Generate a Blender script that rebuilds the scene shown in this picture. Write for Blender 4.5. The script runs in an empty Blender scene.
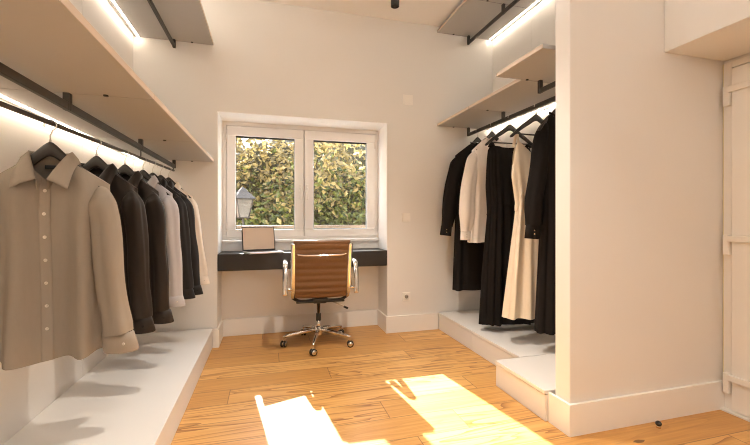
import bpy, bmesh, math, random
from mathutils import Vector, Matrix
S = bpy.context.scene
C = S.collection
PI = math.pi
random.seed(7)

# ------------------------------------------------------------------ helpers
class MB:
    """collects simple shapes that become ONE mesh object"""
    def __init__(self):
        self.v = []; self.f = []; self.sm = []
    def add(self, vs, fs, smooth=False, M=None):
        n = len(self.v)
        for p in vs:
            p = Vector(p)
            self.v.append(M @ p if M else p)
        for q in fs:
            self.f.append([i + n for i in q]); self.sm.append(smooth)
        return self
    def box(self, a, b, bev=0.0, M=None):
        bm = bmesh.new()
        bmesh.ops.create_cube(bm, size=1.0)
        for v in bm.verts:
            v.co = Vector([(a[i] + b[i]) / 2 + v.co[i] * (b[i] - a[i]) for i in range(3)])
        if bev > 0:
            bmesh.ops.bevel(bm, geom=list(bm.edges), offset=bev, segments=2, affect='EDGES', profile=0.5)
        self.bm(bm, M=M)
        return self
    def bm(self, bm, smooth=False, M=None):
        bm.verts.index_update()
        self.add([v.co.copy() for v in bm.verts], [[v.index for v in f.verts] for f in bm.faces], smooth, M)
        bm.free()
    def loft(self, rings, close=True, caps=(False, False), smooth=True, M=None):
        n = len(rings[0]); vs = [p for r in rings for p in r]; fs = []
        for j in range(len(rings) - 1):
            for i in range(n if close else n - 1):
                k = (i + 1) % n
                fs.append([j * n + i, j * n + k, (j + 1) * n + k, (j + 1) * n + i])
        if caps[0]: fs.append(list(range(n))[::-1])
        if caps[1]: fs.append([(len(rings) - 1) * n + i for i in range(n)])
        return self.add(vs, fs, smooth, M)
    def tube(self, pts, r, n=10, caps=True, M=None, flat=None):
        """pts polyline, r radius or list; flat = (rx, ry) multipliers of the ring axes"""
        pts = [Vector(p) for p in pts]; rings = []; up = None
        for i, p in enumerate(pts):
            t = (pts[min(i + 1, len(pts) - 1)] - pts[max(i - 1, 0)]).normalized()
            if up is None:
                up = Vector((0, 0, 1)) if abs(t.z) < .9 else Vector((0, 1, 0))
            a = t.cross(up).normalized(); b = a.cross(t).normalized(); up = b
            rr = r[i] if isinstance(r, (list, tuple)) else r
            fx, fy = flat or (1, 1)
            rings.append([p + a * math.cos(2 * PI * k / n) * rr * fx + b * math.sin(2 * PI * k / n) * rr * fy for k in range(n)])
        return self.loft(rings, True, (caps, caps), True, M)
    def cyl(self, p, r, h, n=20, r2=None, M=None):
        r2 = r if r2 is None else r2
        a = [Vector((p[0] + r * math.cos(2 * PI * k / n), p[1] + r * math.sin(2 * PI * k / n), p[2])) for k in range(n)]
        b = [Vector((p[0] + r2 * math.cos(2 * PI * k / n), p[1] + r2 * math.sin(2 * PI * k / n), p[2] + h)) for k in range(n)]
        return self.loft([a, b], True, (True, True), False, M)
    def lathe(self, prof, n=20, M=None, smooth=True):
        rings = [[Vector((r * math.cos(2 * PI * k / n), r * math.sin(2 * PI * k / n), z)) for k in range(n)] for r, z in prof]
        return self.loft(rings, True, (prof[0][0] > 1e-4, prof[-1][0] > 1e-4), smooth, M)
    def build(self, name, mat, parent=None):
        me = bpy.data.meshes.new(name)
        me.from_pydata([tuple(p) for p in self.v], [], self.f)
        me.polygons.foreach_set('use_smooth', self.sm)
        me.materials.append(mat); me.update()
        bm = bmesh.new(); bm.from_mesh(me)
        bmesh.ops.recalc_face_normals(bm, faces=bm.faces); bm.to_mesh(me); bm.free()
        o = bpy.data.objects.new(name, me); C.objects.link(o)
        if parent: o.parent = parent
        return o

def tag(o, label, cat, group=None):
    o['label'] = label; o['category'] = cat
    if group: o['group'] = group
    return o
def thing(name, label, cat, loc=(0, 0, 0), rz=0.0, group=None):
    o = bpy.data.objects.new(name, None); C.objects.link(o)
    o.empty_display_size = .05
    o.location = loc; o.rotation_euler = (0, 0, rz)
    return tag(o, label, cat, group)
def struct(name, mb, mat, parent=None):
    o = mb.build(name, mat, parent)
    if not parent: o['kind'] = 'structure'
    return o
def dup(root, loc, rz=0.0, label=None):
    r = root.copy(); C.objects.link(r); r.location = loc; r.rotation_euler = (0, 0, rz)
    if label: r['label'] = label
    for ch in list(root.children):
        c = ch.copy(); C.objects.link(c); c.parent = r
        for g in list(ch.children):
            d = g.copy(); C.objects.link(d); d.parent = c
    return r
def lerp(a, b, t): return a + (b - a) * t
def pw(pts, t):
    """piecewise smooth interpolation"""
    if t <= pts[0][0]: return pts[0][1]
    for (a, va), (b, vb) in zip(pts, pts[1:]):
        if t <= b:
            return lerp(va, vb, (t - a) / (b - a))
    return pts[-1][1]
def bez(pts, n):
    """Catmull-Rom through pts"""
    P = [Vector(p) for p in pts]; P = [P[0] * 2 - P[1]] + P + [P[-1] * 2 - P[-2]]; out = []
    for i in range(1, len(P) - 2):
        for k in range(n):
            t = k / n; a, b, c, d = P[i - 1:i + 3]
            out.append(.5 * ((2 * b) + (c - a) * t + (2 * a - 5 * b + 4 * c - d) * t * t + (3 * b - a - 3 * c + d) * t ** 3))
    return out + [P[-2].copy()]

# ------------------------------------------------------------------ materials
def mat(name, col, rough=.5, metal=0.0, bump=0.0, bscale=60, var=0.0, spec=.5, sheen=0.0, coat=0.0, stretch=(1, 1, 1)):
    m = bpy.data.materials.new(name); m.use_nodes = True
    nt = m.node_tree; b = nt.nodes['Principled BSDF']
    b.inputs['Base Color'].default_value = (*col, 1); b.inputs['Roughness'].default_value = rough
    b.inputs['Metallic'].default_value = metal; b.inputs['Specular IOR Level'].default_value = spec
    b.inputs['Coat Weight'].default_value = coat
    if sheen:
        b.inputs['Sheen Weight'].default_value = sheen; b.inputs['Sheen Roughness'].default_value = .5
    if bump or var:
        tc = nt.nodes.new('ShaderNodeTexCoord'); mp = nt.nodes.new('ShaderNodeMapping'); mp.inputs['Scale'].default_value = stretch
        nz = nt.nodes.new('ShaderNodeTexNoise'); nz.inputs['Scale'].default_value = bscale; nz.inputs['Detail'].default_value = 4
        nt.links.new(tc.outputs['Object'], mp.inputs['Vector']); nt.links.new(mp.outputs[0], nz.inputs['Vector'])
        if bump:
            bp = nt.nodes.new('ShaderNodeBump'); bp.inputs['Strength'].default_value = bump; bp.inputs['Distance'].default_value = .002
            nt.links.new(nz.outputs[0], bp.inputs['Height']); nt.links.new(bp.outputs[0], b.inputs['Normal'])
        if var:
            mx = nt.nodes.new('ShaderNodeMix'); mx.data_type = 'RGBA'
            mx.inputs[6].default_value = (*[c * (1 - var) for c in col], 1); mx.inputs[7].default_value = (*[min(1, c * (1 + var)) for c in col], 1)
            nt.links.new(nz.outputs[0], mx.inputs[0]); nt.links.new(mx.outputs[2], b.inputs['Base Color'])
    return m
def emit(name, col, strength):
    m = bpy.data.materials.new(name); m.use_nodes = True
    b = m.node_tree.nodes['Principled BSDF']; b.inputs['Base Color'].default_value = (.8, .8, .8, 1)
    b.inputs['Emission Color'].default_value = (*col, 1); b.inputs['Emission Strength'].default_value = strength
    return m

LEDCOL = (1.0, .74, .48)
M = {}
M['wall'] = mat('wall_paint', (.775, .757, .728), .7, var=.015, bscale=3, spec=.2)
M['ceil'] = mat('ceiling_paint', (.91, .90, .885), .8, spec=.2)
M['trim'] = mat('trim_paint', (.86, .84, .80), .4, spec=.35)
M['pvc'] = mat('window_pvc', (.90, .885, .86), .3)
M['panel'] = mat('laminate_white', (.80, .77, .73), .45, spec=.3)
M['shelf'] = mat('laminate_beige', (.475, .465, .455), .45, var=.02, bscale=2, spec=.3)
M['edge'] = mat('laminate_edge', (.66, .55, .45), .5)
M['plinth'] = mat('plinth_laminate', (.76, .735, .70), .42, var=.02, bscale=2, spec=.35)
M['anth'] = mat('anthracite_metal', (.055, .05, .046), .42, metal=.3)
M['black'] = mat('black_plastic', (.018, .017, .016), .4)
M['desk'] = mat('desk_laminate', (.021, .019, .018), .4)
M['chrome'] = mat('polished_aluminium', (.80, .78, .75), .12, metal=1)
M['steel'] = mat('brushed_steel', (.62, .58, .53), .28, metal=1)
M['leather'] = mat('cognac_leather', (.185, .094, .043), .45, bump=.3, bscale=120, var=.25, spec=.4)
M['hanger'] = mat('hanger_black', (.022, .019, .017), .45)
M['alu'] = mat('laptop_aluminium', (.70, .69, .68), .3, metal=.85)
M['screen'] = mat('screen_reflection', (.66, .53, .42), .3, spec=.5)  # beige is a painted reflection on the blank screen
M['key'] = mat('laptop_keys', (.02, .02, .02), .5)
M['plate'] = mat('switch_plate', (.86, .83, .78), .35)
M['pearl'] = mat('pearl_button', (.72, .66, .58), .2, coat=.4)
M['darkbtn'] = mat('dark_button', (.03, .027, .025), .25)
M['goldbtn'] = mat('cuff_metal', (.8, .6, .35), .25, metal=1)
M['tagblack'] = mat('neck_tag', (.012, .012, .012), .7)
M['rubber'] = mat('rubber', (.012, .012, .014), .22, coat=.3)
M['strip'] = mat('weather_strip', (.80, .74, .50), .6)
M['led'] = emit('led_diffuser', (1.0, .84, .66), 27)
M['upfill'] = emit('added_uplight_glow', (1.0, .88, .74), 14)
M['fillglow'] = emit('fill_lens', (1.0, .84, .66), 30)
def cloth(name, col, rough=.8, sheen=.0, spec=.25):
    return mat(name, col, rough, var=.05, bscale=90, spec=spec, sheen=sheen, stretch=(1, 1, .25))
M['taupe'] = cloth('taupe_cotton', (.30, .258, .21))
M['taupe2'] = cloth('taupe_cotton_trim', (.32, .276, .226))
M['espresso'] = cloth('espresso_satin', (.020, .0145, .011), .5)
M['choco'] = cloth('chocolate_satin', (.024, .018, .0145), .48)
M['lav'] = cloth('pale_grey_cotton', (.47, .462, .485))
M['ink'] = cloth('ink_cotton', (.014, .012, .0115), .6)
M['ink2'] = cloth('charcoal_cotton', (.018, .0165, .0165), .55)
M['cream'] = cloth('cream_cotton', (.78, .71, .63))
M['blackc'] = cloth('black_crepe', (.014, .0115, .0105), .8, 0, .12)
M['blackp'] = cloth('black_pleated', (.012, .010, .009), .8, 0, .12)
M['blouse'] = cloth('white_chiffon', (.80, .74, .68))
M['creamd'] = cloth('cream_crepe', (.80, .70, .56))

def floor_mat():
    m = bpy.data.materials.new('oak_planks'); m.use_nodes = True
    nt = m.node_tree; N = nt.nodes; L = nt.links; b = N['Principled BSDF']
    def node(t, **k):
        n = N.new(t)
        for a, v in k.items(): setattr(n, a, v)
        return n
    def math_(op, a, b_=None):
        n = node('ShaderNodeMath', operation=op)
        for i, v in enumerate((a, b_)):
            if v is None: continue
            if isinstance(v, (int, float)): n.inputs[i].default_value = v
            else: L.new(v, n.inputs[i])
        return n.outputs[0]
    tc = node('ShaderNodeTexCoord'); sep = node('ShaderNodeSeparateXYZ'); L.new(tc.outputs['Object'], sep.inputs[0])
    x, y = sep.outputs[0], sep.outputs[1]
    ry = math_('DIVIDE', math_('ADD', y, .03), .205); row = math_('FLOOR', ry); fy = math_('FRACT', ry)
    wn = node('ShaderNodeTexWhiteNoise', noise_dimensions='1D'); L.new(row, wn.inputs['W'])
    rx = math_('DIVIDE', math_('ADD', x, math_('MULTIPLY', wn.outputs['Value'], 2.1)), 2.1); ci = math_('FLOOR', rx); fx = math_('FRACT', rx)
    pid = math_('ADD', math_('MULTIPLY', row, 17.3), math_('MULTIPLY', ci, 5.71))
    w2 = node('ShaderNodeTexWhiteNoise', noise_dimensions='1D'); L.new(pid, w2.inputs['W'])
    # grain coordinates, shifted for each plank
    cmb = node('ShaderNodeCombineXYZ')
    L.new(math_('ADD', math_('MULTIPLY', x, .75), math_('MULTIPLY', w2.outputs['Value'], 40)), cmb.inputs[0])
    L.new(math_('MULTIPLY', y, 9.0), cmb.inputs[1]); L.new(pid, cmb.inputs[2])
    nz = node('ShaderNodeTexNoise'); nz.inputs['Scale'].default_value = 1.0; nz.inputs['Detail'].default_value = 2; nz.inputs['Distortion'].default_value = .4
    L.new(cmb.outputs[0], nz.inputs['Vector'])
    # cathedral figure: contour bands of the stretched noise
    rings = math_('FRACT', math_('MULTIPLY', nz.outputs[0], 9))
    ring = math_('POWER', rings, 4.5)
    cmb2 = node('ShaderNodeCombineXYZ'); L.new(math_('MULTIPLY', x, 2.5), cmb2.inputs[0]); L.new(math_('MULTIPLY', y, 85.0), cmb2.inputs[1]); L.new(pid, cmb2.inputs[2])
    nf = node('ShaderNodeTexNoise'); nf.inputs['Scale'].default_value = 1.0; nf.inputs['Detail'].default_value = 3; L.new(cmb2.outputs[0], nf.inputs['Vector'])
    big = node('ShaderNodeTexNoise'); big.inputs['Scale'].default_value = 1.3; L.new(tc.outputs['Object'], big.inputs['Vector'])
    ramp = node('ShaderNodeValToRGB'); e = ramp.color_ramp.elements
    e[0].position = 0; e[0].color = (.30, .125, .033, 1); e[1].position = 1; e[1].color = (.84, .52, .20, 1)
    mid = ramp.color_ramp.elements.new(.5); mid.color = (.585, .30, .085, 1)
    t = math_('ADD', math_('MULTIPLY', w2.outputs['Value'], .34), math_('MULTIPLY', nf.outputs[0], .55))
    t = math_('ADD', t, math_('MULTIPLY', math_('SUBTRACT', big.outputs[0], .5), .35))
    gate = math_('GREATER_THAN', w2.outputs['Value'], .45)
    amt = math_('ADD', .12, math_('MULTIPLY', gate, .60))
    t = math_('SUBTRACT', t, math_('MULTIPLY', ring, amt))
    t = math_('ADD', t, .14)
    L.new(t, ramp.inputs[0])
    # knots
    cmb3 = node('ShaderNodeCombineXYZ'); L.new(math_('MULTIPLY', x, 1.5), cmb3.inputs[0]); L.new(math_('MULTIPLY', y, 4.2), cmb3.inputs[1])
    vo = node('ShaderNodeTexVoronoi'); vo.inputs['Scale'].default_value = 1.0; L.new(cmb3.outputs[0], vo.inputs['Vector'])
    sepc = node('ShaderNodeSeparateColor'); L.new(vo.outputs['Color'], sepc.inputs[0])
    k = math_('MULTIPLY', math_('LESS_THAN', math_('ADD', vo.outputs['Distance'], math_('MULTIPLY', nf.outputs[0], .06)), .085), math_('GREATER_THAN', sepc.outputs[0], .55))
    mk = node('ShaderNodeMix', data_type='RGBA'); L.new(math_('MULTIPLY', k, .8), mk.inputs[0]); L.new(ramp.outputs[0], mk.inputs[6]); mk.inputs[7].default_value = (.07, .03, .01, 1)
    # joints
    ey = math_('MINIMUM', fy, math_('SUBTRACT', 1, fy)); ex = math_('MINIMUM', fx, math_('SUBTRACT', 1, fx))
    j = math_('MAXIMUM', math_('LESS_THAN', ey, .012), math_('LESS_THAN', ex, .0012))
    mj = node('ShaderNodeMix', data_type='RGBA'); L.new(math_('MULTIPLY', j, .62), mj.inputs[0]); L.new(mk.outputs[2], mj.inputs[6]); mj.inputs[7].default_value = (.09, .04, .015, 1)
    L.new(mj.outputs[2], b.inputs['Base Color'])
    b.inputs['Roughness'].default_value = .36; b.inputs['Specular IOR Level'].default_value = .45
    bp = node('ShaderNodeBump'); bp.inputs['Strength'].default_value = .22; bp.inputs['Distance'].default_value = .002
    L.new(math_('SUBTRACT', math_('MULTIPLY', nf.outputs[0], .5), j), bp.inputs['Height']); L.new(bp.outputs[0], b.inputs['Normal'])
    return m
M['floor'] = floor_mat()
def glass_mat():
    m = bpy.data.materials.new('window_glass'); m.use_nodes = True
    nt = m.node_tree; nt.nodes.clear()
    o = nt.nodes.new('ShaderNodeOutputMaterial'); mx = nt.nodes.new('ShaderNodeMixShader')
    t = nt.nodes.new('ShaderNodeBsdfTransparent'); g = nt.nodes.new('ShaderNodeBsdfGlossy'); g.inputs['Roughness'].default_value = .02
    t.inputs['Color'].default_value = (.97, .98, .97, 1)
    mx.inputs[0].default_value = .045
    nt.links.new(t.outputs[0], mx.inputs[1]); nt.links.new(g.outputs[0], mx.inputs[2]); nt.links.new(mx.outputs[0], o.inputs[0])
    return m
M['glass'] = glass_mat()
def leaf_mat(name, ca, cb, trans):
    m = bpy.data.materials.new(name); m.use_nodes = True
    nt = m.node_tree; nt.nodes.clear(); n = nt.nodes.new
    o = n('ShaderNodeOutputMaterial'); mx = n('ShaderNodeMixShader'); d = n('ShaderNodeBsdfPrincipled'); t = n('ShaderNodeBsdfTranslucent')
    geo = n('ShaderNodeNewGeometry'); rp = n('ShaderNodeMix'); rp.data_type = 'RGBA'
    rp.inputs[6].default_value = (*ca, 1); rp.inputs[7].default_value = (*cb, 1)
    nt.links.new(geo.outputs['Random Per Island'], rp.inputs[0])
    d.inputs['Roughness'].default_value = .35
    mx.inputs[0].default_value = trans
    for s in (d.inputs['Base Color'], t.inputs['Color']): nt.links.new(rp.outputs[2], s)
    nt.links.new(d.outputs[0], mx.inputs[1]); nt.links.new(t.outputs[0], mx.inputs[2]); nt.links.new(mx.outputs[0], o.inputs[0])
    return m
M['leaf'] = leaf_mat('leaves', (.028, .042, .007), (.19, .20, .04), .45)
M['leaf_sun'] = leaf_mat('sun_tinted_leaves', (.08, .06, .016), (.42, .31, .115), .5)  # golden tint puts the backlit glow into the leaf colour
M['leafshade'] = mat('leaf_gap_shade', (.030, .026, .009), .9, bump=1, bscale=9, var=.5)  # shade in the gaps between leaves, painted as a dark core
M['bark'] = mat('bark', (.10, .07, .045), .9, bump=.6, bscale=30)
M['pave'] = mat('outside_paving', (.40, .37, .33), .9, var=.1, bscale=5)
M['render'] = mat('pink_render', (.72, .50, .40), .9, var=.06, bscale=20)
M['lantern'] = mat('lantern_iron', (.03, .022, .016), .7)
M['lglass'] = mat('lantern_glass', (.075, .062, .046), .3)
M['railwood'] = mat('outer_rail', (.13, .085, .05), .6, var=.1)

# ------------------------------------------------------------------ dimensions (metres)
XL, XR, XW, YB, YW, H = -1.056, 2.26, 2.57, 3.54, 3.85, 3.03
RX0, RX1, RZ = -.42, 1.11, 2.027
Y0 = -2.0
PX, PY0, PY1 = 1.48, 1.616, 1.72

# ------------------------------------------------------------------ shell
struct('floor', MB().box((XL - .15, Y0 - .1, -.1), (XW + .15, YW + .15, 0)), M['floor'])
struct('ceiling', MB().box((XL - .15, Y0 - .1, H), (XW + .15, YB + .5, H + .1)), M['ceil'])
wb = MB()
wb.box((XL - .15, YB, 0), (RX0, YB + .46, H)); wb.box((RX1, YB, 0), (XW + .15, YB + .46, H))
wb.box((RX0, YB, RZ), (RX1, YB + .46, H))
struct('wall_back', wb, M['wall'])
struct('wall_recess', MB().box((RX0, YW, 0), (RX1, YB + .46, .895)), M['pvc'])  # missing light under the desk put into a whiter wall colour
struct('wall_left', MB().box((XL - .15, Y0, 0), (XL - .02, YB, H)), M['wall'])
struct('wall_right', MB().box((XR + .02, PY1, 0), (XW + .15, YB, H)).box((XW, Y0, 0), (XW + .15, PY1, H)), M['wall'])
struct('wall_partition', MB().box((PX, PY0, 0), (XW, PY1, H), .004), M['wall'])
struct('wall_front', MB().box((XL - .15, Y0 - .1, 0), (XW + .15, Y0, H)), M['wall'])
struct('wall_overdoor', MB().box((2.11, Y0, 2.02), (XW, PY0, H), .003), M['wall'])
# baseboards
BH, BT = .16, .016
struct('baseboard_recess', MB().box((RX0, YW - BT, 0), (RX1, YW, BH), .003), M['trim'])
struct('baseboard_back', MB().box((RX1 - BT, YB - BT, 0), (1.634, YB, BH)).box((RX1 - BT, YB, 0), (RX1, YW - BT, BH)), M['trim'])
struct('baseboard_left', MB().box((RX0 - .035, YB - BT, 0), (RX0 + BT, YB, BH)).box((RX0, YB, 0), (RX0 + BT, YW - BT, BH)), M['trim'])
struct('baseboard_partition', MB().box((PX, PY0 - BT, 0), (XW, PY0, BH)).box((PX - BT, PY0 - BT, 0), (PX, PY1 + .033, BH)), M['trim'])
struct('baseboard_right', MB().box((XW - BT, Y0, 0), (XW, .55, BH), .003), M['trim'])
# wardrobe back panels with narrow joints between them
LY = [0.0, .87, 1.757, 2.65, YB - .003]
RY = [YB - .003, 2.915, 2.21, 1.725]
for k in range(4):
    struct('wall_left_panel', MB().box((XL - .02, LY[k] + .0015, 0), (XL, LY[k + 1] - .0015, H - .002)), M['panel'])
for k in range(3):
    struct('wall_right_panel', MB().box((XR, RY[k + 1] + .0015, 0), (XR + .02, RY[k] - .0015, H - .002)), M['panel'])

# ------------------------------------------------------------------ window
wy = YW + .01
win = bpy.data.objects.new('window_1', None); C.objects.link(win); win['kind'] = 'structure'
FZ0, FZ1 = .90, RZ
fr = MB()
for a, b in [((RX0, FZ0), (RX1, FZ0 + .045)), ((RX0, FZ1 - .045), (RX1, FZ1)), ((RX0, FZ0 + .045), (RX0 + .04, FZ1 - .045)), ((RX1 - .035, FZ0 + .045), (RX1, FZ1 - .045))]:
    fr.box((a[0], wy, a[1]), (b[0], wy + .07, b[1]), .004)
fr.box((RX0, wy + .052, FZ0), (RX0 + .075, wy + .07, FZ1)); fr.box((RX1 - .07, wy + .052, FZ0), (RX1, wy + .07, FZ1)); fr.box((.32, wy + .052, FZ0), (.366, wy + .07, FZ1))
fr.box((RX0, wy + .052, FZ0), (RX1, wy + .07, FZ0 + .07)); fr.box((RX0, wy + .052, FZ1 - .085), (RX1, wy + .07, FZ1))
fr.build('window_frame', M['pvc'], win)
for (x0, x1, gx0, gx1, hs) in ((-.375, .339, -.295, .252, -1), (.347, 1.072, .436, .985, 1)):
    z0, z1, g0, g1 = .925, 1.976, 1.0, 1.888
    sa = MB()
    for a, b in [((x0, z0), (x1, g0)), ((x0, g1), (x1, z1)), ((x0, g0), (gx0, g1)), ((gx1, g0), (x1, g1))]:
        sa.box((a[0], wy - .018, a[1]), (b[0], wy + .05, b[1]), .004)
    so = sa.build('sash', M['pvc'], win)
    gk = MB()
    for a, b in [((gx0, g0), (gx1, g0 + .006)), ((gx0, g1 - .014), (gx1, g1)), ((gx0, g0 + .006), (gx0 + .006, g1 - .014)), ((gx1 - .006, g0 + .006), (gx1, g1 - .014))]:
        gk.box((a[0], wy + .004, a[1]), (b[0], wy + .02, b[1]))
    gk.build('gasket', M['black'], so)
    MB().box((gx0, wy + .012, g0), (gx1, wy + .016, g1)).build('pane', M['glass'], so)
    hx = .305 if hs < 0 else .375
    hd = MB(); hd.box((hx - .012, wy - .026, 1.36), (hx + .012, wy - .017, 1.44), .003)
    hd.box((hx - .009, wy - .052, 1.385), (hx + .009, wy - .024, 1.405), .003)
    hd.box((hx - .008, wy - .056, 1.29), (hx + .008, wy - .044, 1.41), .004)
    hd.build('window_handle', M['trim'], so)
    ox = x0 if hs < 0 else x1
    hg = MB()
    for hz in (1.03, 1.86): hg.tube([(ox, wy - .022, hz - .035), (ox, wy - .022, hz + .035)], .007, 8)
    hg.build('sash_hinge', M['pvc'], so)
MB().box((RX0, YW - .014, .798), (RX1, YW + .005, .876), .002).build('apron_board', M['pvc'], win)
ln = MB(); ln.box((RX0, YB - .004, .80), (RX0 + .006, YW + .01, RZ), .001); ln.box((RX1 - .006, YB - .004, .80), (RX1, YW + .01, RZ), .001); ln.box((RX0, YB - .004, RZ - .006), (RX1, YW + .01, RZ), .001)
ln.build('reveal_light_lining', M['pvc'], win)  # lining added, its white stands in for light on the reveals
MB().box((RX0, YW - .045, .876), (RX1, YW + .01, .90), .004).build('window_sill', M['trim'], win)
# outside rail of the window
t = thing('window_guard_rail', 'brown wooden guard rail outside the window panes', 'railing', (.34, 4.06, 0))
t['kind'] = 'structure'
MB().box((-.80, -.02, 1.005), (.80, .02, 1.035), .004).build('rail', M['railwood'], t)
for s in (-.765, .765): MB().box((s - .012, -.07, 1.008), (s + .012, .0, 1.03)).build('bracket', M['lantern'], t)

# ------------------------------------------------------------------ outside
struct('ground_outside', MB().box((-8, 4.01, -.35), (9, 14, -.25)), M['pave'])
def leaf(mb, p, d, nrm, L_, W_):
    d = d.normalized(); s = d.cross(nrm).normalized(); n = s.cross(d)
    tip = p + d * L_; m_ = p + d * L_ * .45
    mb.add([p, m_ + s * W_ - n * W_ * .35, tip, m_ - s * W_ - n * W_ * .35, m_ + n * W_ * .15], [[0, 1, 4], [1, 2, 4], [2, 3, 4], [3, 0, 4]], False)
rng = random.Random(3)
tree = thing('laurel_tree', 'dense leafy tree glowing in the sun outside the window', 'tree', (.9, 7.0, -.25))
lv = MB(); lv2 = MB(); inner = MB()
def crown_y(x, z):  # front surface of the crown
    return 6.35 + .22 * math.sin(1.9 * x + 1.3 * z) + .18 * math.sin(3.7 * x - 2.9 * z + 1) + max(0, z - 1.9) * .45 + .10 * abs(x - .7)
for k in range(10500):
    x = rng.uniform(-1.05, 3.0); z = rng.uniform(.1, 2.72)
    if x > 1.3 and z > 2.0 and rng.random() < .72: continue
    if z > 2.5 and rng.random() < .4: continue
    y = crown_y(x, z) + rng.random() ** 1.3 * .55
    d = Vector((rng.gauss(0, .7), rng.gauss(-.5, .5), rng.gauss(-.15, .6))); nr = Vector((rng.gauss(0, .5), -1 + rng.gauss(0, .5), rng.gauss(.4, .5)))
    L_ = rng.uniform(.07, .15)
    leaf(lv2 if rng.random() < (z - .9) / 1.4 else lv, Vector((x - .9, y - 7.0, z + .25)), d, nr, L_, L_ * rng.uniform(.2, .3))  # share of sun-tinted leaves grows towards the top
lv.build('leaves', M['leaf'], tree); lv2.build('sun_tinted_leaves', M['leaf_sun'], tree)
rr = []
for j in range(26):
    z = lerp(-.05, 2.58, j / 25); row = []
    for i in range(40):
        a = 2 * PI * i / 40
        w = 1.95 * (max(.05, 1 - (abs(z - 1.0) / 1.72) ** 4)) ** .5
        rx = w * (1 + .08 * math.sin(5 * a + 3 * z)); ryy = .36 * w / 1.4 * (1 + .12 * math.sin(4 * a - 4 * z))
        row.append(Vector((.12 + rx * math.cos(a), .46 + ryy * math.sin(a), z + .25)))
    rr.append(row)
inner.loft(rr, True, (True, True)); inner.build('crown_shade_core', M['leafshade'], tree)
tk = MB(); tk.tube([(0, .2, 0), (.02, .2, .4), (-.04, .22, .8)], [.09, .075, .06], 10); tk.build('trunk', M['bark'], tree)
# neighbouring house and lantern
nb = thing('neighbour_house', 'pale pink rendered house wall at the far side of the lantern', 'building', (-2.95, 8.0, -.25))
MB().box((-2.4, -1.4, 0), (1.4, 1.8, 4.2)).build('house_wall', M['render'], nb)
MB().box((-2.5, -1.5, 4.2), (1.5, 1.9, 4.32)).build('roof_edge', M['trim'], nb)
lt = thing('wall_lantern', 'old iron street lantern with pale glass outside the left window pane', 'lantern', (-.30, 5.0, 1.10), .35)
def frus(w0, w1, z0, z1): return [[Vector((sx * w, sy * w, z)) for sx, sy in ((-1, -1), (1, -1), (1, 1), (-1, 1))] for w, z in ((w0, z0), (w1, z1))]
MB().loft(frus(.055, .092, 0.02, .24), True, (True, True), False).build('glass_body', M['lglass'], lt)
fm = MB()
for sx in (-1, 1):
    for sy in (-1, 1): fm.tube([(sx * .057, sy * .057, .015), (sx * .095, sy * .095, .245)], .007, 6)
for w, z in ((.06, .015), (.097, .245)):
    for a, b in (((-1, -1), (1, -1)), ((1, -1), (1, 1)), ((1, 1), (-1, 1)), ((-1, 1), (-1, -1))):
        fm.tube([(a[0] * w, a[1] * w, z), (b[0] * w, b[1] * w, z)], .007, 6)
fm.build('lantern_frame', M['lantern'], lt)
MB().loft(frus(.125, .045, .25, .345), True, (True, True), False).add([(0, 0, .40)] + [(sx * .05, sy * .05, .345) for sx, sy in ((-1, -1), (1, -1), (1, 1), (-1, 1))], [[0, 1, 2], [0, 2, 3], [0, 3, 4], [0, 4, 1]]).build('lantern_roof', M['lantern'], lt)
br = MB(); br.tube(bez([(0, 0, .015), (0, 0, -.10), (-.06, .08, -.2), (-.25, .35, -.22), (-.62, .75, -.15)], 6), .013, 8)
br.tube([(0, 0, -1.35), (0, 0, -.10)], .022, 10); br.build('bracket', M['lantern'], lt)

# ------------------------------------------------------------------ wardrobe shelves, bars and plinths
def shelf(x0, x1, y0, y1, zb, label, group, led_x, front):
    ym = (y0 + y1) / 2
    t = thing('wardrobe_shelf', label, 'shelf', ((x0 + x1) / 2, ym, zb), 0, group)
    hx, hy = (x1 - x0) / 2, (y1 - y0) / 2 - .0028
    MB().box((-hx, -hy, 0), (hx, hy, .024), .0012).build('board', M['shelf'], t)
    e = hx * front
    MB().box((min(e, e + .0015 * front), -hy, .001), (max(e, e + .0015 * front), hy, .0232)).build('edge_band', M['edge'], t)
    lx = led_x - (x0 + x1) / 2
    ho = MB().box((lx - .0045, -hy + .004, -.003), (lx + .0045, hy - .004, 0)).build('led_strip', M['led'], t)
    MB().box((-hx, hy, .002), (hx, hy + .0054, .020)).build('joint_shade_strip', M['anth'], t)  # dark strip added to paint the shade of the open joint
    if zb > 2.5 and front > 0: MB().box((-.10, -hy + .01, .024), (-.06, hy - .01, .030)).build('added_uplight', M['upfill'], t)  # uplight added out of view to brighten the ceiling
    cl = MB(); cl.cyl((e * .45, hy - .012, -.005), .009, .005, 14); cl.build('connector', M['black'], t)
    return t
LZ1, LZ2, RZ1, RZ2 = 1.588, 2.587, 2.03, 2.966
XF = -.45
nm = ['nearest the camera', 'second from the camera', 'third from the camera', 'at the back wall']
for k in range(4):
    shelf(XL + .004, XF, LY[k], LY[k + 1], LZ1, 'beige lower shelf board above the shirts on the left wall, ' + nm[k], 'lower left shelf boards', -1.018, 1)
    shelf(XL + .004, XF, LY[k], LY[k + 1], LZ2, 'beige upper shelf board high on the left wall, ' + nm[k], 'upper left shelf boards', -1.018, 1)
for k in range(2):
    w = ('at the back wall', 'next one towards the partition')[k]
    shelf(1.634, XR - .004, RY[k + 1], RY[k], RZ1, 'beige lower shelf board above the dresses, ' + w, 'lower right shelf boards', 2.225, -1)
    shelf(1.634, XR - .004, RY[k + 1], RY[k], RZ2, 'beige upper shelf board under the ceiling above the dresses, ' + w, 'upper right shelf boards', 2.225, -1)
shelf(1.44, XR - .004, 1.765, 2.208, RZ1, 'deeper beige shelf board that juts out beside the partition', None, 2.225, -1)

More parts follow.
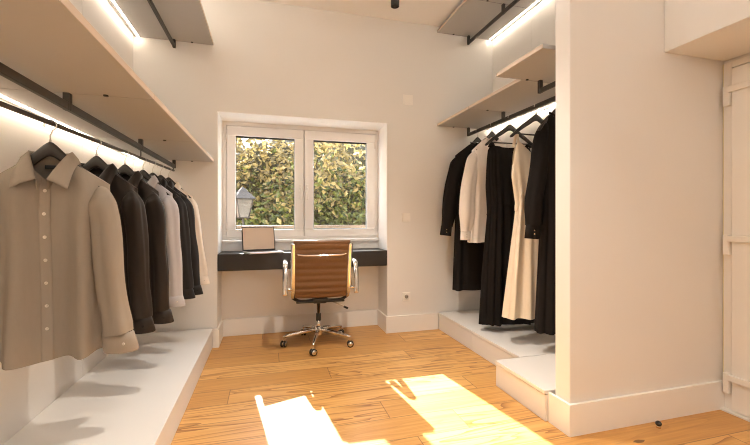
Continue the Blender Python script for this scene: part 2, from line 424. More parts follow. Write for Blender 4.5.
def bar(x, y0, y1, zb, ztop, posts, label):
    t = thing('hanging_bar', label, 'clothes rail', (x, (y0 + y1) / 2, zb))
    MB().box((-.009, y0 - (y0 + y1) / 2, 0), (.009, (y1 - y0) / 2, .03), .002).build('bar', M['anth'], t)
    for p in posts:
        yy = p - (y0 + y1) / 2
        q = MB().box((-.011, yy - .013, .0), (.011, yy - .0015, ztop - zb), .001).box((-.011, yy + .0015, 0), (.011, yy + .013, ztop - zb), .001)
        q.build('post', M['anth'], t)
    return t
bar(-.75, .0, 3.53, 1.522, LZ1, (.02, .87, 1.757, 2.65, 3.515), 'dark grey flat bar on posts under the lower left shelf')
bar(-.75, .0, 3.53, 2.522, LZ2, (.02, .87, 1.757, 2.65, 3.515), 'dark grey flat bar on posts under the upper left shelf')
RB = 1.945
bar(1.97, 2.215, 3.53, RB, RZ1, (2.23, 2.915, 3.515), 'dark grey flat bar the dresses hang from')
bar(1.97, 2.215, 3.53, RZ2 - .085, RZ2, (2.23, 2.915, 3.515), 'dark grey flat bar under the upper right shelf by the ceiling')
bar(1.76, 1.775, 2.20, RB, RZ1, (1.79, 2.185), 'short dark grey flat bar under the jutting shelf beside the partition')
# thin rail of the shirts, hung on wires from the flat bar
def railz(y): return 1.436 + (y - 1.12) / 2.38 * .072
ya, yb = 1.02, 3.50
t = thing('shirt_rail', 'thin dark round rail carrying the shirt hangers on the left', 'clothes rail', (-.75, 0, 0))
MB().tube([(0, ya, railz(ya) - .008), (0, yb, railz(yb) - .008)], .008, 10).build('rail', M['anth'], t)
for y in (1.20, 2.65, 3.49):
    MB().tube([(0, y, railz(y) - .008), (0, y, 1.523)], .003, 6).build('drop_rod', M['anth'], t)

def plinth(x0, x1, y0, y1, front, label, group=None, z=.17):
    t = thing('wardrobe_plinth', label, 'plinth', ((x0 + x1) / 2, (y0 + y1) / 2, 0), 0, group)
    hx, hy = (x1 - x0) / 2, (y1 - y0) / 2 - .002
    MB().box((-hx, -hy, z - .02), (hx, hy, z), .0015).build('top_board', M['plinth'], t)
    e = (hx - .006) * front
    MB().box((min(e, e - .018 * front), -hy, .002), (max(e, e - .018 * front), hy, z - .025), .0015).build('front_panel', M['plinth'], t)
    MB().box((-hx + .02, -hy + .004, .0), (hx - .03, -hy + .02, z - .021)).build('side_panel', M['plinth'], t)
    return t
plinth(XL + .002, XF, 0.0, YB - .017, 1, 'long low white plinth along the left wall under the shirts')
plinth(1.634, XR - .002, 2.885, YB - .017, -1, 'low white plinth by the back wall under the dresses', 'right plinths')
plinth(1.634, XR - .002, 2.229, 2.885, -1, 'low white plinth under the dresses, between back wall plinth and jutting plinth', 'right plinths')
plinth(1.442, XR - .002, 1.755, 2.227, -1, 'low white plinth that juts out beside the partition', None)

# ------------------------------------------------------------------ desk, laptop
t = thing('floating_desk', 'dark charcoal floating desk top in the window recess', 'desk', (.345, YB, .65))
MB().box((-.763, -.006, 0), (.763, .308, .147), .003).build('desk_top', M['desk'], t)
lp = thing('laptop', 'open silver laptop with a blank screen on the desk', 'laptop', (-.075, 3.69, .7975), .33)
MB().box((-.152, -.21, .001), (.152, 0, .013), .003).build('laptop_base', M['alu'], lp)
kb = MB()
for r in range(5):
    for c in range(13): kb.box((-.135 + c * .0208, -.105 + r * .019, .013), (-.135 + c * .0208 + .018, -.105 + r * .019 + .016, .0142))
kb.build('keyboard', M['key'], lp)
MB().box((-.05, -.195, .013), (.05, -.125, .0133)).build('touchpad', M['steel'], lp)
Ml = Matrix.Translation((0, .002, .013)) @ Matrix.Rotation(-.17, 4, 'X')
scr = MB().box((-.152, -.0, 0), (.152, .007, .222), .002, M=Ml).build('screen_lid', M['black'], lp)
MB().box((-.143, -.0012, .012), (.143, -.0002, .213), 0, M=Ml).build('display', M['screen'], scr)

# ------------------------------------------------------------------ office chair
ch = thing('office_chair', 'brown ribbed leather office chair with chrome arms at the desk', 'office chair', (.43, 3.40, 0), -.04)
prof = bez([(-.345, .915), (-.335, .88), (-.30, .76), (-.262, .62), (-.235, .52), (-.20, .468), (-.14, .452), (.0, .447), (.13, .452), (.22, .455), (.262, .43)], 14)
prof = [(p[0], p[1]) for p in [(v.x, v.y) for v in [Vector((a.x, a.y, 0)) for a in prof]]]
def bez2(p): return p
arc = [0.0]
for a, b in zip(prof, prof[1:]): arc.append(arc[-1] + math.hypot(a[0] - b[0], a[1] - b[1]))
def sling(i0, i1, name):
    rings = []; W = .222
    for i in range(i0, i1 + 1):
        p = prof[i]; a = prof[max(i - 1, 0)]; b = prof[min(i + 1, len(prof) - 1)]
        ty, tz = b[0] - a[0], b[1] - a[1]; l = math.hypot(ty, tz); ny, nz = tz / l, -ty / l
        rib = abs(math.sin(PI * arc[i] / .056)) ** .55
        th = .004 + .015 * rib
        row = []
        for s, xs in ((1, (-1, -.985, -.9, -.45, 0, .45, .9, .985, 1)), (-1, (1, .985, .9, .45, 0, -.45, -.9, -.985, -1))):
            for u in xs:
                e = th * (1 - abs(u) ** 14 * .75)
                row.append(Vector((u * W, p[0] + ny * e * s, p[1] + nz * e * s)))
        rings.append(row)
    mb = MB(); mb.loft(rings, True, (True, True)); return mb.build(name, M['leather'], ch)
NS = len(prof)
isplit = next(i for i, p in enumerate(prof) if p[1] < .50)
bk = sling(0, isplit, 'backrest'); st = sling(isplit, NS - 1, 'seat')
# rolled headers
MB().tube([(-.225, -.345, .915), (.225, -.345, .915)], .016, 12).build('top_roll', M['leather'], bk)
MB().tube([(-.225, .262, .43), (.225, .262, .43)], .016, 12).build('front_roll', M['leather'], st)
for s in (-1, 1):
    pts = [(s * .226, p[0] - .012 * (p[1] > .5), p[1] - .006) for p in prof[2::4]]
    MB().tube(pts, .019, 12, flat=(1.0, .75)).build('side_rail', M['chrome'], ch)
    # armrest loop
    ax = s * .288
    pts = bez([(ax, -.275, .49), (ax, -.272, .56), (ax, -.262, .66), (ax, -.225, .735), (ax, -.10, .748), (ax, .06, .728), (ax, .10, .69), (ax, .075, .58), (ax, .03, .475)], 6)
    MB().tube(pts, .021, 10, flat=(1.0, .62)).build('armrest', M['chrome'], ch)
    MB().tube([(s * .215, -.255, .535), (ax, -.274, .535)], .010, 10).build('arm_connector', M['chrome'], ch); MB().tube([(s * .215, .03, .475), (ax, .03, .477)], .010, 10).build('arm_connector', M['chrome'], ch)
# spreaders
sp = bez([(-.225, -.312, .835), (-.17, -.335, .815), (-.08, -.345, .811), (.08, -.345, .811), (.17, -.335, .815), (.225, -.312, .835)], 6)
MB().tube(sp, .008, 8).build('back_spreader', M['chrome'], ch)
sp = MB()
for yy in (-.16, .12):
    sp.tube(bez([(-.23, yy, .445), (-.16, yy, .415), (0, yy * .6, .405), (.16, yy, .415), (.23, yy, .445)], 6), .013, 8, flat=(1.3, 1))
sp.build('seat_spreader', M['black'], ch)
mc = MB(); mc.box((-.20, -.21, .405), (.20, -.165, .425), .006); mc.box((-.055, -.15, .385), (.055, .12, .425), .008); mc.box((-.06, -.21, .405), (.06, -.14, .44), .006)
mc.build('tilt_mechanism', M['black'], ch)
lvv = MB(); lvv.tube([(.05, -.10, .405), (.12, -.14, .39), (.205, -.22, .36)], .005, 8); lo = lvv.build('lever', M['steel'], ch)
MB().tube([(.195, -.212, .364), (.222, -.236, .354)], .009, 10).build('lever_knob', M['black'], lo)
MB().lathe([(.018, .10), (.018, .21), (.0155, .212), (.0155, .39)], 20).build('column', M['chrome'], ch)
MB().lathe([(.021, .205), (.022, .21), (.022, .265), (.020, .27)], 20).build('column_sleeve', M['black'], ch)
MB().lathe([(.02, .075), (.034, .08), (.036, .15), (.028, .16)], 20).build('base_hub', M['chrome'], ch)
for k in range(5):
    a = math.radians(-103 + 72 * k); c_, s_ = math.cos(a), math.sin(a)
    lg = MB(); lg.tube([(c_ * .03, s_ * .03, .128), (c_ * .16, s_ * .16, .112), (c_ * .27, s_ * .27, .094), (c_ * .305, s_ * .305, .084)], [.021, .018, .014, .012], 10, flat=(.8, 1))
    lg.cyl((c_ * .30, s_ * .30, .055), .009, .035, 10)
    lo = lg.build('leg', M['chrome'], ch)
    a2 = a + (.6, -1.1, .4, 1.0, -.5)[k]
    cx, cy = c_ * .30, s_ * .30
    wh = MB(); ax = Vector((math.cos(a2), math.sin(a2), 0))
    for sg in (-1, 1):
        Mx = Matrix.Translation(Vector((cx, cy, .028)) + ax * sg * .013) @ ax.to_track_quat('Z', 'Y').to_matrix().to_4x4()
        wh.lathe([(.012, -.009), (.025, -.009), (.028, -.006), (.028, .006), (.025, .009), (.012, .009)], 20, M=Mx)
    wh.build('caster', M['rubber'], lo)
    hb = MB(); Mx = Matrix.Translation(Vector((cx, cy, .030))) @ ax.to_track_quat('Z', 'Y').to_matrix().to_4x4()
    hb.lathe([(.019, -.0235), (.021, -.02), (.021, .02), (.019, .0235)], 18, M=Mx); hb.build('caster_hood', M['chrome'], lo)

# ------------------------------------------------------------------ garments
def ring_pt(t, w, d, p=.75):
    c, s = math.cos(t), math.sin(t)
    return math.copysign(abs(c) ** p, c) * w, math.copysign(abs(s) ** p, s) * d
class Body:
    """closed cloth tube hung from a hanger; front faces -Y"""
    def __init__(s, ztop_f, ztop_b, hem, wid, dep, folds, seed, hemc=0.0, N=96, R=40, foldpow=1.0, sway=0.0):
        s.zf, s.zb, s.hem, s.wid, s.dep, s.N, s.R, s.fp, s.hemc, s.sway = ztop_f, ztop_b, hem, wid, dep, N, R, foldpow, hemc, sway
        r = random.Random(seed)
        s.F = [(a, k, r.uniform(0, 6.28), r.uniform(-1.2, 1.2)) for a, k in folds]
    def fold(s, t, v):
        return sum(a * math.sin(k * t + ph + c * v) for a, k, ph, c in s.F) * (max(0, v) ** s.fp)
    def pt(s, t, v):
        u = math.cos(t); u = math.copysign(abs(u) ** .8, u)
        zt = pw(s.zf if math.sin(t) < 0 else s.zb, u)
        hem = s.hem + s.hemc * abs(u) ** 2
        z = zt + (hem - zt) * v
        w = pw(s.wid, v); d = pw(s.dep, v)
        f = s.fold(t, v)
        x, y = ring_pt(t, w + f * .35, d + f, .8)
        # wavy hem
        return Vector((x + s.sway * v, y, z + s.fold(t + .4, v) * .10))
    def front(s, x, v, off=0.0):
        w = pw(s.wid, v); u = max(-1, min(1, x / w)); u = math.copysign(abs(u) ** 1.25, u)
        t = -math.acos(u); p = s.pt(t, v); return p + Vector((0, -off, 0))
    def mesh(s, close_top=None):
        rings = []
        for j in range(s.R + 1):
            v = (j / s.R)
            rings.append([s.pt(2 * PI * i / s.N, v) for i in range(s.N)])
        mb = MB(); mb.loft(rings)
        if close_top:
            N = s.N
            for i in range(1, N // 2):
                if abs(rings[0][i].x) > close_top and abs(rings[0][i - 1].x) > close_top:
                    a, b = rings[0][i - 1], rings[0][i]; c, d = rings[0][(N - i) % N], rings[0][(N - i + 1) % N]
                    mb.add([a, b, c, d], [[0, 1, 2, 3]], True)
        return mb
def sleeve(side, sh, pts, rad, seed, depf=.85, n=28, wr=.004, steps=8, yo=0.0):
    """sleeve tube in the garment plane through pts [(x,z)] with radii; ends at the cuff"""
    P = bez([(x, 0, z) for x, z in pts], steps); r = random.Random(seed); rings = []
    ph = [r.uniform(0, 6.28) for _ in range(6)]
    T = len(P) - 1
    for i, p in enumerate(P):
        t = (P[min(i + 1, T)] - P[max(i - 1, 0)]).normalized(); nrm = Vector((-t.z, 0, t.x)) ; v = i / T
        rr = pw([(k / (len(rad) - 1), q) for k, q in enumerate(rad)], v)
        ring = []
        for k in range(n):
            a = 2 * PI * k / n
            f = wr * min(1, v * 2.5) * (math.sin(3 * a + ph[0] + 2 * v) + .7 * math.sin(5 * a + ph[1] - 3 * v) + .5 * math.sin(17 * v + ph[2] + a) * (.4 + v))
            ring.append(Vector((side * (p.x + nrm.x * math.cos(a) * (rr + f)), math.sin(a) * (rr * depf + f) + yo * min(1, v * 4), p.z + nrm.z * math.cos(a) * (rr + f))))
        rings.append(ring)
    return rings
def button_mesh(mb, p, r=.0058):
    Mx = Matrix.Translation(p) @ Matrix.Rotation(PI / 2, 4, 'X')
    mb.lathe([(.0001, .0012), (r * .55, .0012), (r * .7, .0028), (r, .0022), (r, 0)], 16, M=Mx)
    return mb
HANGER_PARTS = None
def make_hanger(label, loc, group, rz=0.0, span=.172, drop=.158):
    t = thing('clothes_hanger', label, 'clothes hanger', loc, rz, group)
    # hook over the rail
    pts = []
    for k in range(19):
        a = math.radians(200 - k * 15); pts.append((.019 * math.cos(a), 0, -.0165 + .019 * math.sin(a)))
    pts += [(.004, 0, -.044), (0, 0, -.052), (0, 0, -.078)]
    MB().tube(pts, .0022, 8).build('hook', M['steel'], t)
    MB().tube([(0, 0, -.084), (0, 0, -.068)], .0045, 10).build('ferrule', M['steel'], t)
    # contoured shoulders
    mb = MB(); n = 36; rings = []
    for i in range(n + 1):
        u = -1 + 2 * i / n; x = u * span; a = abs(u)
        zt = -.074 - drop * (a ** 1.25) - .012 * (1 - math.cos(PI * min(1, a * 3))) * .5
        hh = lerp(.027, .013, a ** .8) if a < .97 else .009
        th = lerp(.008, .014, a); yo = -.012 * a * a
        ring = []
        for k in range(12):
            b = 2 * PI * k / 12
            cx, cz = ring_pt(b, th, hh, .7)
            ring.append(Vector((x, yo + cx, zt - hh + cz)))
        rings.append(ring)
    mb.loft(rings, True, (True, True)); mb.build('shoulders', M['hanger'], t)
    zb = -.074 - drop * .86 - .022
    MB().tube([(-span * .86, -.008, zb), (span * .86, -.008, zb)], .0055, 8).build('trouser_bar', M['hanger'], t)
    return t

def make_shirt(name, label, cat, loc, rz, m, mtrim, mbtn, seed, group=None, sc=1.0, buttons=7, hem=-.885, wsh=.185, collar=True, tagged=False, wbot=.192, slv_out=.075, cuffz=-.85):
    t = thing(name, label, cat, loc, rz, group); t.scale = (sc, sc, sc)
    nk = .062 / wsh
    tip, nb = -.224, -.146
    zf = [(-1, tip), (-nk, nb + .004), (-nk * .6, nb - .035), (0, nb - .075), (nk * .6, nb - .035), (nk, nb + .004), (1, tip)]
    zbk = [(-1, tip), (-nk, nb + .004), (0, nb + .006), (nk, nb + .004), (1, tip)]
    B = Body(zf, zbk, hem, [(0, wsh), (.12, wsh + .003), (.3, wsh - .01), (.7, wsh - .004), (1, wbot)], [(0, .018), (.06, .040), (.2, .052), (.6, .052), (1, .058)],
             [(.012, 3), (.028, 5), (.024, 8), (.010, 13)], seed, hemc=.045, foldpow=.6)
    bd = B.mesh(close_top=.058).build('shirt_body', m, t)
    # placket with buttons
    rings = []
    for j in range(41):
        v = lerp(.0, 1.0, j / 40)
        rings.append([B.front(x, v, o) for x, o in ((-.0165, .0005), (-.0160, .0032), (-.011, .0040), (0, .0042), (.011, .0040), (.0160, .0032), (.0165, .0005))])
    pk = MB(); pk.loft(rings, False); po = pk.build('placket', mtrim, t)
    for k in range(buttons):
        v = .05 + k * .128
        if v > .93: break
        button_mesh(MB(), B.front(0, v, .0042)).build('button', mbtn, po)
    # sleeves and cuffs
    for s in (-1, 1):
        wr_ = [(wsh - .050, tip - .010), (wsh - .022, tip - .044), (wsh - .004, tip - .11), (wsh + slv_out * .25, tip - .27), (wsh + slv_out * .7, tip - .45), (wsh + slv_out, cuffz + .055)]
        rings = sleeve(s, None, wr_, [.010, .034, .046, .047, .046, .046, .050], seed * 3 + s, yo=-.028, wr=.0045)
        MB().loft(rings, True, (True, False)).build('sleeve', m, t)
        c0 = wr_[-1]; dx = .012
        cr = []
        for j, (zz, rr) in enumerate(((.003, .047), (.0, .052), (-.02, .054), (-.062, .056), (-.066, .0545), (-.064, .050))):
            cr.append([Vector((s * (c0[0] + dx * (-zz / .06)) + math.cos(2 * PI * k / 24) * rr, math.sin(2 * PI * k / 24) * rr * .74 - .028, c0[1] + zz + .05 * 0)) for k in range(24)])
        cu = MB(); cu.loft(cr); co = cu.build('cuff', mtrim, t)
        button_mesh(MB(), Vector((s * (c0[0] + .03), -.028 - .035, c0[1] - .033)), .005).build('cuff_button', mbtn, co)
    if collar:
        # stand round the neck and a fall with two points in front
        n = 48; ringsC = []
        for i in range(n + 1):
            q = -1 + 2 * i / n; aq = abs(q); sg = 1 if q > 0 else -1
            if aq <= .5:
                c_, s_ = math.cos(PI * aq), math.sin(PI * aq)
                fold = Vector((sg * .066 * s_, .047 * c_, -.110)); edge = Vector((sg * .090 * s_, .070 * c_, lerp(-.165, -.152, s_)))
            else:
                u = (aq - .5) / .5
                fold = Vector((sg * lerp(.066, .017, u ** 1.1), -.060 * u ** .8, lerp(-.110, -.214, u ** 1.25)))
                edge = Vector((sg * lerp(.090, .083, u), -.074 * u ** .6, lerp(-.152, -.250, u ** 1.1)))
            inn = Vector((fold.x * .93, fold.y * .90, fold.z - .004)); base = Vector((fold.x * .90, fold.y * .84, fold.z - .038))
            lip = fold.lerp(edge, .10) + Vector((0, -.003 if q * q > .25 else .003, -.001))
            ringsC.append([base, inn, fold, lip, lip.lerp(edge, .5) + Vector((0, -.004 if aq > .5 else .004, .003)), edge])
        cm = MB(); cm.loft(ringsC, False); cm_o = cm.build('collar', mtrim, t)
        so = cm_o.modifiers.new('thick', 'SOLIDIFY'); so.thickness = .0022; so.offset = 0
        # inner back yoke seen through the neck
    if tagged:
        MB().box((-.026, .0205, -.170), (.026, .0225, -.157), .0005).build('neck_tag', M['tagblack'], t)
    return t

HG = 'hangers on the left rail'
SH = [  # y, label, material, trim, buttons, seed, rz, hem
    (1.635, 'taupe button-up shirt with pale buttons, in full view at the front of the left rail', 'taupe', 'taupe2', 'pearl', 11, .0, -.852),
    (2.02, 'dark brown shirt hanging directly behind the taupe shirt', 'espresso', 'espresso', 'darkbtn', 12, -.12, -.895),
    (2.38, 'dark brown shirt hanging right before the pale grey shirt', 'choco', 'choco', 'darkbtn', 13, -.14, -.955),
    (2.69, 'pale grey shirt hanging between dark shirts on the left rail', 'lav', 'lav', 'pearl', 14, -.12, -.945),
    (2.90, 'black shirt hanging directly behind the pale grey shirt', 'ink', 'ink', 'darkbtn', 15, .0, -.95),
    (3.10, 'charcoal black shirt hanging directly in front of the cream shirt', 'ink2', 'ink2', 'darkbtn', 16, .06, -.97),
    (3.33, 'cream white shirt hanging last on the left rail near the window', 'cream', 'cream', 'pearl', 17, .04, -.94)]
HL = ['the taupe shirt', 'the dark brown shirt behind the taupe shirt', 'the dark brown shirt before the pale grey one', 'the pale grey shirt', 'the black shirt behind the pale grey one', 'the charcoal shirt before the cream one', 'the cream shirt']
h0 = None
for i, (y, lab, a, b, c, sd, rz, hem) in enumerate(SH):
    z = railz(y)
    hl = 'black hanger with steel hook holding ' + HL[i]
    if h0 is None: h0 = make_hanger(hl, (-.75, y, z), HG)
    else: dup(h0, (-.75, y, z), rz, hl)
    make_shirt('shirt', lab, 'shirt', (-.75, y, z), rz, M[a], M[b], M[c], sd, 'shirts on the left rail', hem=hem, tagged=True, wsh=.185 if i == 0 else .172, slv_out=(.035, .018, .02, .018, .03, .045, .062)[i], cuffz=hem + .03)

# dresses on the right --------------------------------------------------------
BT_ = RB + .030
HR = 'hangers on the dress bar'
hr0 = make_hanger('black hanger holding the black long-sleeved dress nearest the back wall', (1.97, 3.34, BT_), HR, 0, .178, .165)
hr1 = make_hanger('wide black hanger holding the black pleated sleeveless dress', (1.97, 2.82, BT_), HR, -.03, .235, .165)
def long_sleeved(name, label, cat, loc, rz, m, seed, hem, wsh, tip, wbot, slv, rad, cuff_h, cuff_r, mbtn, folds, cdep=.62, neckw=.075, group=None):
    t = thing(name, label, cat, loc, rz, group)
    nk = neckw / wsh; nb = -.145
    zf = [(-1, tip), (-nk, nb), (-nk * .6, nb - .03), (0, nb - .05), (nk * .6, nb - .03), (nk, nb), (1, tip)]
    zbk = [(-1, tip), (-nk, nb), (0, nb + .004), (nk, nb), (1, tip)]
    B = Body(zf, zbk, hem, [(0, wsh), (.1, wsh + .005), (.3, wsh - .008), (.5, wsh - .005), (1, wbot)], [(0, .018), (.05, .04), (.2, .058), (.6, .065), (1, .075)], folds, seed, foldpow=.8)
    B.mesh(close_top=neckw * .9).build('garment_body', m, t)
    rings = []
    for i in range(33):
        a = 2 * PI * i / 32; u = math.sin(a) * neckw * 1.04; 
        zz = nb + .004 - (.05 * (1 - (abs(math.sin(a))) ** 1.5) if math.cos(a) > 0 else -.004)
        y = -math.cos(a) * .036
        rings.append([Vector((u, y, zz - .002)), Vector((u * .985, y * .98, zz + .012)), Vector((u * .95, y * .93, zz + .010)), Vector((u * .95, y * .93, zz - .004))])
    MB().loft(rings, True).build('neckband', m, t)
    for s in (-1, 1):
        sv = slv if s < 0 else [(min(x, .195 - .01 * i), z) for i, (x, z) in enumerate(slv)]
        rg = sleeve(s, None, sv, rad, seed * 5 + s, .8, 32, .006)
        MB().loft(rg, True, (True, False)).build('sleeve', m, t)
        e = Vector((sv[-1][0], 0, sv[-1][1])); p = Vector((sv[-2][0], 0, sv[-2][1])); d = (e - p).normalized()
        cr = []
        for q, rr in ((-.004, cuff_r * .92), (0, cuff_r), (cuff_h * .5, cuff_r * 1.02), (cuff_h, cuff_r * 1.04), (cuff_h + .002, cuff_r), (cuff_h - .004, cuff_r * .9)):
            c_ = e + d * q; nrm = Vector((-d.z, 0, d.x))
            cr.append([Vector((s * (c_.x + nrm.x * math.cos(2 * PI * k / 24) * rr), math.sin(2 * PI * k / 24) * rr * cdep, c_.z + nrm.z * math.cos(2 * PI * k / 24) * rr)) for k in range(24)])
        co = MB().loft(cr).build('cuff', m, t)
        if mbtn:
            c_ = e + d * cuff_h * .5
            for dz in (-.012, .012): button_mesh(MB(), Vector((s * (c_.x + .012), -cuff_r * cdep - .001, c_.z + dz)), .005).build('cuff_button', mbtn, co)
    return t
F1 = [(.008, 3), (.013, 5), (.013, 9), (.006, 15)]
long_sleeved('dress', 'black knee-length long-sleeved dress hanging nearest the back wall on the right', 'dress', (1.97, 3.34, BT_), .03, M['blackc'], 31, -1.555, .245, -.268, .262,
             [(.17, -.275), (.212, -.315), (.242, -.39), (.285, -.55), (.318, -.78), (.338, -.945)], [.010, .040, .062, .066, .066, .066, .052], .085, .055, M['goldbtn'], F1)
dup(hr0, (1.97, 3.09, BT_), .04, 'black hanger holding the white blouse')
long_sleeved('blouse', 'white long-sleeved blouse hanging between two black dresses', 'blouse', (1.97, 3.09, BT_), .05, M['blouse'], 32, -1.085, .212, -.262, .245,
             [(.14, -.268), (.182, -.305), (.212, -.38), (.248, -.55), (.268, -.80), (.272, -.985)], [.010, .038, .058, .064, .068, .074, .050], .075, .052, M['pearl'], F1)
dup(hr1, (1.97, 2.49, BT_), .02, 'wide black hanger holding the cream strap dress')
dup(hr0, (1.97, 2.255, BT_), .02, 'black hanger holding the long black coat beside the partition')
def sleeveless(name, label, loc, rz, m, seed, hem, zf, zb, wid, dep, folds, straps, foldpow, waist=None):
    t = thing(name, label, 'dress', loc, rz)
    B = Body(zf, zb, hem, wid, dep, folds, seed, N=160, R=56, foldpow=foldpow)
    B.mesh().build('dress_body', m, t)
    for pts, r in straps:
        MB().tube(bez(pts, 6), r, 8, flat=(1.6, .5)).build('strap', m, t)
    if waist:
        rings = []
        for i in range(161):
            a = 2 * PI * i / 160
            rings.append([B.pt(a, waist + dv) * 1.0 + Vector((math.cos(a) * o, math.sin(a) * o, 0)) for dv, o in ((-.006, .0005), (-.004, .004), (.004, .004), (.006, .0005))])
        MB().loft(rings, False).build('waist_seam', m, t)
    return t
# asymmetric pleated black dress: broad strap over one shoulder
sleeveless('dress', 'long black sleeveless dress with pleats hanging between white blouse and cream dress', (1.97, 2.82, BT_), -.05, M['blackp'], 33, -1.745,
           [(-1, -.40), (-.93, -.30), (-.82, -.262), (-.5, -.268), (0, -.30), (.5, -.30), (.82, -.262), (.93, -.32), (1, -.42)], [(-1, -.40), (-.93, -.30), (-.82, -.262), (0, -.27), (.82, -.262), (.93, -.32), (1, -.42)],
           [(0, .215), (.15, .222), (.32, .205), (.4, .215), (.7, .25), (1, .275)], [(0, .02), (.05, .04), (.3, .05), (.4, .055), (1, .085)],
           [(.006, 13), (.013, 17), (.008, 23), (.006, 29), (.012, 7)], [([(-.178, -.03, -.268), (-.172, 0, -.243), (-.17, .03, -.268)], .012), ([(.178, -.03, -.268), (.172, 0, -.243), (.17, .03, -.268)], .012)], .55, .325)
sleeveless('dress', 'cream strap dress flaring to the hem, hanging between two black garments', (1.97, 2.49, BT_), .03, M['creamd'], 34, -1.605,
           [(-1, -.475), (-.93, -.36), (-.84, -.285), (-.7, -.31), (-.35, -.37), (0, -.40), (.35, -.37), (.7, -.31), (.84, -.285), (.93, -.36), (1, -.475)],
           [(-1, -.475), (-.93, -.38), (-.84, -.33), (0, -.40), (.84, -.33), (.93, -.38), (1, -.475)],
           [(0, .215), (.08, .218), (.25, .185), (.33, .182), (.5, .21), (1, .285)], [(0, .025), (.1, .045), (.3, .05), (1, .095)],
           [(.010, 5), (.018, 9), (.010, 14), (.005, 21)], [([(-.186, -.03, -.30), (-.178, -.015, -.258), (-.172, .0, -.235), (-.176, .02, -.27), (-.182, .03, -.33)], .007), ([(.186, -.03, -.30), (.178, -.015, -.258), (.172, .0, -.235), (.176, .02, -.27), (.182, .03, -.33)], .007)], .8, .30)
long_sleeved('coat', 'long black coat with buttoned cuff hanging right beside the partition', 'coat', (1.97, 2.255, BT_), .0, M['blackc'], 35, -1.66, 0.145, -.212, .175,
             [(.09, -.21), (.12, -.242), (.140, -.33), (.165, -.52), (.198, -.76), (.212, -.92)], [.010, .036, .054, .060, .060, .058, .050], .09, .054, M['goldbtn'], F1)

# ------------------------------------------------------------------ door, bulkhead wall, small things
d = bpy.data.objects.new('door_1', None); C.objects.link(d); d['kind'] = 'structure'; d.location = (XW, 1.0, 0)
fr = MB(); fr.box((-.02, .565, 0), (0, .606, 2.0), .003); fr.box((-.02, -.50, 1.965), (0, .565, 2.0), .003); fr.box((-.02, -.535, 0), (0, -.50, 2.0), .003)
fr.build('door_frame', M['trim'], d)
lf = MB(); lf.box((-.034, -.495, .014), (-.002, .558, 1.955), .003)
for z0, z1 in ((.12, .85), (1.0, 1.85)):
    for a, b in (((-.40, z0), (.40, z0 + .02)), ((-.40, z1 - .02), (.40, z1)), ((-.40, z0), (-.38, z1)), ((.38, z0), (.40, z1))):
        lf.box((-.042, a[0], a[1]), (-.033, b[0], b[1]), .003)
lf.build('door_leaf', M['trim'], d)
for hz in (.16, .95, 1.80):
    hg = MB(); hg.box((-.052, .562, hz - .055), (-.018, .592, hz + .06), .004); hg.box((-.054, .40, hz + .02), (-.034, .575, hz + .055), .004)
    hg.build('strap_hinge', M['trim'], d)
MB().box((-.010, .606, .0), (-.0, .6158, 2.0)).build('weather_strip', M['strip'], d)
MB().box((-.06, -.535, 0), (.0, .60, .010), .002).build('threshold', M['trim'], d)
hd = MB(); hd.tube([(-.034, -.42, 1.02), (-.085, -.42, 1.02), (-.085, -.30, 1.02)], .009, 10); hd.build('door_handle', M['steel'], d)
def plate(name, label, cat, x, z, w, rocker):
    t = thing(name, label, cat, (x, YB, z))
    MB().box((-w, -.009, -w), (w, 0, w), .002).build('plate', M['plate'], t)
    if rocker == 'switch':
        MB().box((-w * .72, -.0125, -w * .72), (w * .72, -.0085, w * .72), .0015).build('rocker', M['plate'], t)
    if rocker == 'socket':
        mm = Matrix.Translation((0, -.009, 0)) @ Matrix.Rotation(PI / 2, 4, 'X')
        MB().lathe([(.027, 0), (.027, .0035), (.021, .0035), (.019, .0005), (.0001, .0005)], 24, M=mm).build('socket_ring', M['plate'], t)
        MB().lathe([(.019, .0006), (.019, .0012), (.0001, .0012)], 24, M=mm).build('socket_well', mat('socket_shade', (.35, .32, .28), .5), t)
        pm = MB()
        for s in (-.0095, .0095): pm.lathe([(.0025, .0011), (.0025, .002), (.0001, .002)], 10, M=mm @ Matrix.Translation((s, 0, 0)))
        pm.build('contact_holes', M['black'], t)
plate('light_switch', 'white light switch on the back wall right of the window', 'light switch', 1.303, 1.115, .041, 'switch')
plate('power_socket', 'white power socket low on the back wall right of the desk', 'socket', 1.303, .342, .041, 'socket')
plate('cover_plate', 'blank white square cover plate high on the back wall', 'cover plate', 1.32, 2.265, .05, None)
t = thing('door_stop', 'small glossy black ball doorstop on the floor by the partition', 'doorstop', (1.985, 1.55, 0))
MB().lathe([(.011, 0), (.011, .008), (.008, .012)], 18).build('foot', M['goldbtn'], t)
MB().lathe([(.006, .010), (.0125, .013), (.0155, .020), (.0135, .028), (.008, .033), (.0001, .035)], 20).build('rubber_ball', M['rubber'], t)

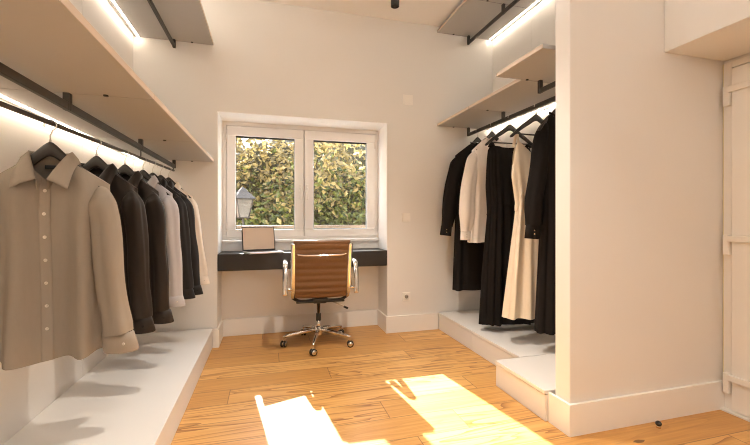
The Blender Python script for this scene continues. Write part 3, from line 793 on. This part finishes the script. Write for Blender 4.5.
# lamps: one dark ceiling spot shows at the upper frame edge, opal globes out of view are added to brighten the room
t = thing('ceiling_spot', 'black ceiling spot above the office chair at the upper picture edge', 'spotlight', (1.05, 3.13, H))
MB().lathe([(.05, -.012), (.05, 0)], 24).build('mount', M['black'], t)
MB().lathe([(.0001, -.098), (.030, -.098), (.034, -.105), (.036, -.105), (.036, -.012)], 24, smooth=False).build('housing', M['black'], t)
M['opal'] = emit('fill_opal_glass', (1.0, .94, .87), 9)
M['opal2'] = emit('fill_opal_bright', (1.0, .94, .87), 30)
for k, (x, y, gz, gm) in enumerate(((.75, 1.65, 2.70, 'opal'), (.85, -.8, 2.25, 'opal2'))):
    t = thing('fill_globe', 'added opal fill globe, out of view, ' + ('over the middle of the room', 'behind the camera')[k], 'fill lamp', (x, y, gz), 0, 'added fill globes')
    MB().lathe([(.13 * math.sin(PI * i / 16) + .0001, -.13 * math.cos(PI * i / 16)) for i in range(17)], 28).build('globe', M[gm], t)
    MB().lathe([(.03, .125), (.03, .17), (.004, .18), (.004, H - gz - .02), (.05, H - gz - .02), (.05, H - gz)], 20, smooth=False).build('stem', M['black'], t)

for k, (x, y, e) in enumerate(((.62, 2.1, 120), (.62, .75, 70), (1.55, -.9, 40))):  # downlights added out of view to brighten floor and room
    t = thing('fill_downlight', 'added round fill downlight, out of view, ' + ('over the chair side of the room', 'over the camera', 'behind the camera')[k], 'downlight', (x, y, H), 0, 'added fill downlights')
    MB().lathe([(.044, -.001), (.046, -.005), (.058, -.004), (.060, 0)], 24).build('ring', M['trim'], t)
    MB().lathe([(.0001, -.002), (.044, -.002)], 24).build('lens', M['fillglow'], t)
    l = bpy.data.lights.new('fill_spot', 'SPOT'); l.energy = e; l.color = (1.0, .90, .79); l.spot_size = math.radians(92); l.spot_blend = .75; l.shadow_soft_size = .05
    lo = bpy.data.objects.new('fill_spot', l); C.objects.link(lo); lo.parent = t; lo.location = (0, 0, -.02)

# ------------------------------------------------------------------ sun, sky, camera
sun = bpy.data.lights.new('sun', 'SUN'); sun.energy = 20.0; sun.color = (1.0, .96, .93); sun.angle = math.radians(.6)
so = bpy.data.objects.new('sun', sun); C.objects.link(so)
so.rotation_euler = Vector((.155, -1, -.765)).to_track_quat('-Z', 'Y').to_euler()
w = bpy.data.worlds.new('sky'); S.world = w; w.use_nodes = True
nt = w.node_tree; bg = nt.nodes['Background']
tc = nt.nodes.new('ShaderNodeTexCoord'); sp = nt.nodes.new('ShaderNodeSeparateXYZ'); rp = nt.nodes.new('ShaderNodeValToRGB')
nt.links.new(tc.outputs['Generated'], sp.inputs[0]); nt.links.new(sp.outputs[2], rp.inputs[0]); nt.links.new(rp.outputs[0], bg.inputs[0])
rp.color_ramp.elements[0].color = (1.0, .92, .80, 1); rp.color_ramp.elements[1].color = (.55, .72, 1.0, 1)
bg.inputs[1].default_value = 6.0

cam = bpy.data.cameras.new('camera'); co = bpy.data.objects.new('camera', cam); C.objects.link(co)
co.location = (0, 0, 1.10); co.rotation_euler = (PI / 2, 0, -math.radians(15.57))
cam.sensor_width = 36; cam.lens = 384 / 750 * 36; cam.shift_y = -3.5 / 750; cam.clip_start = .02
S.camera = co
vs = S.view_settings
vs.view_transform = 'Standard'; vs.look = 'None'; vs.gamma = 1; vs.use_curve_mapping = False
vs.exposure = 0.66
S.cycles.use_denoising = True; S.cycles.denoising_prefilter = 'ACCURATE'; S.cycles.use_adaptive_sampling = False
S.cycles.pixel_filter_type = 'BLACKMAN_HARRIS'; S.cycles.filter_width = 1.05
S.cycles.max_bounces = 10; S.cycles.diffuse_bounces = 6
S.cycles.sample_clamp_indirect = 8
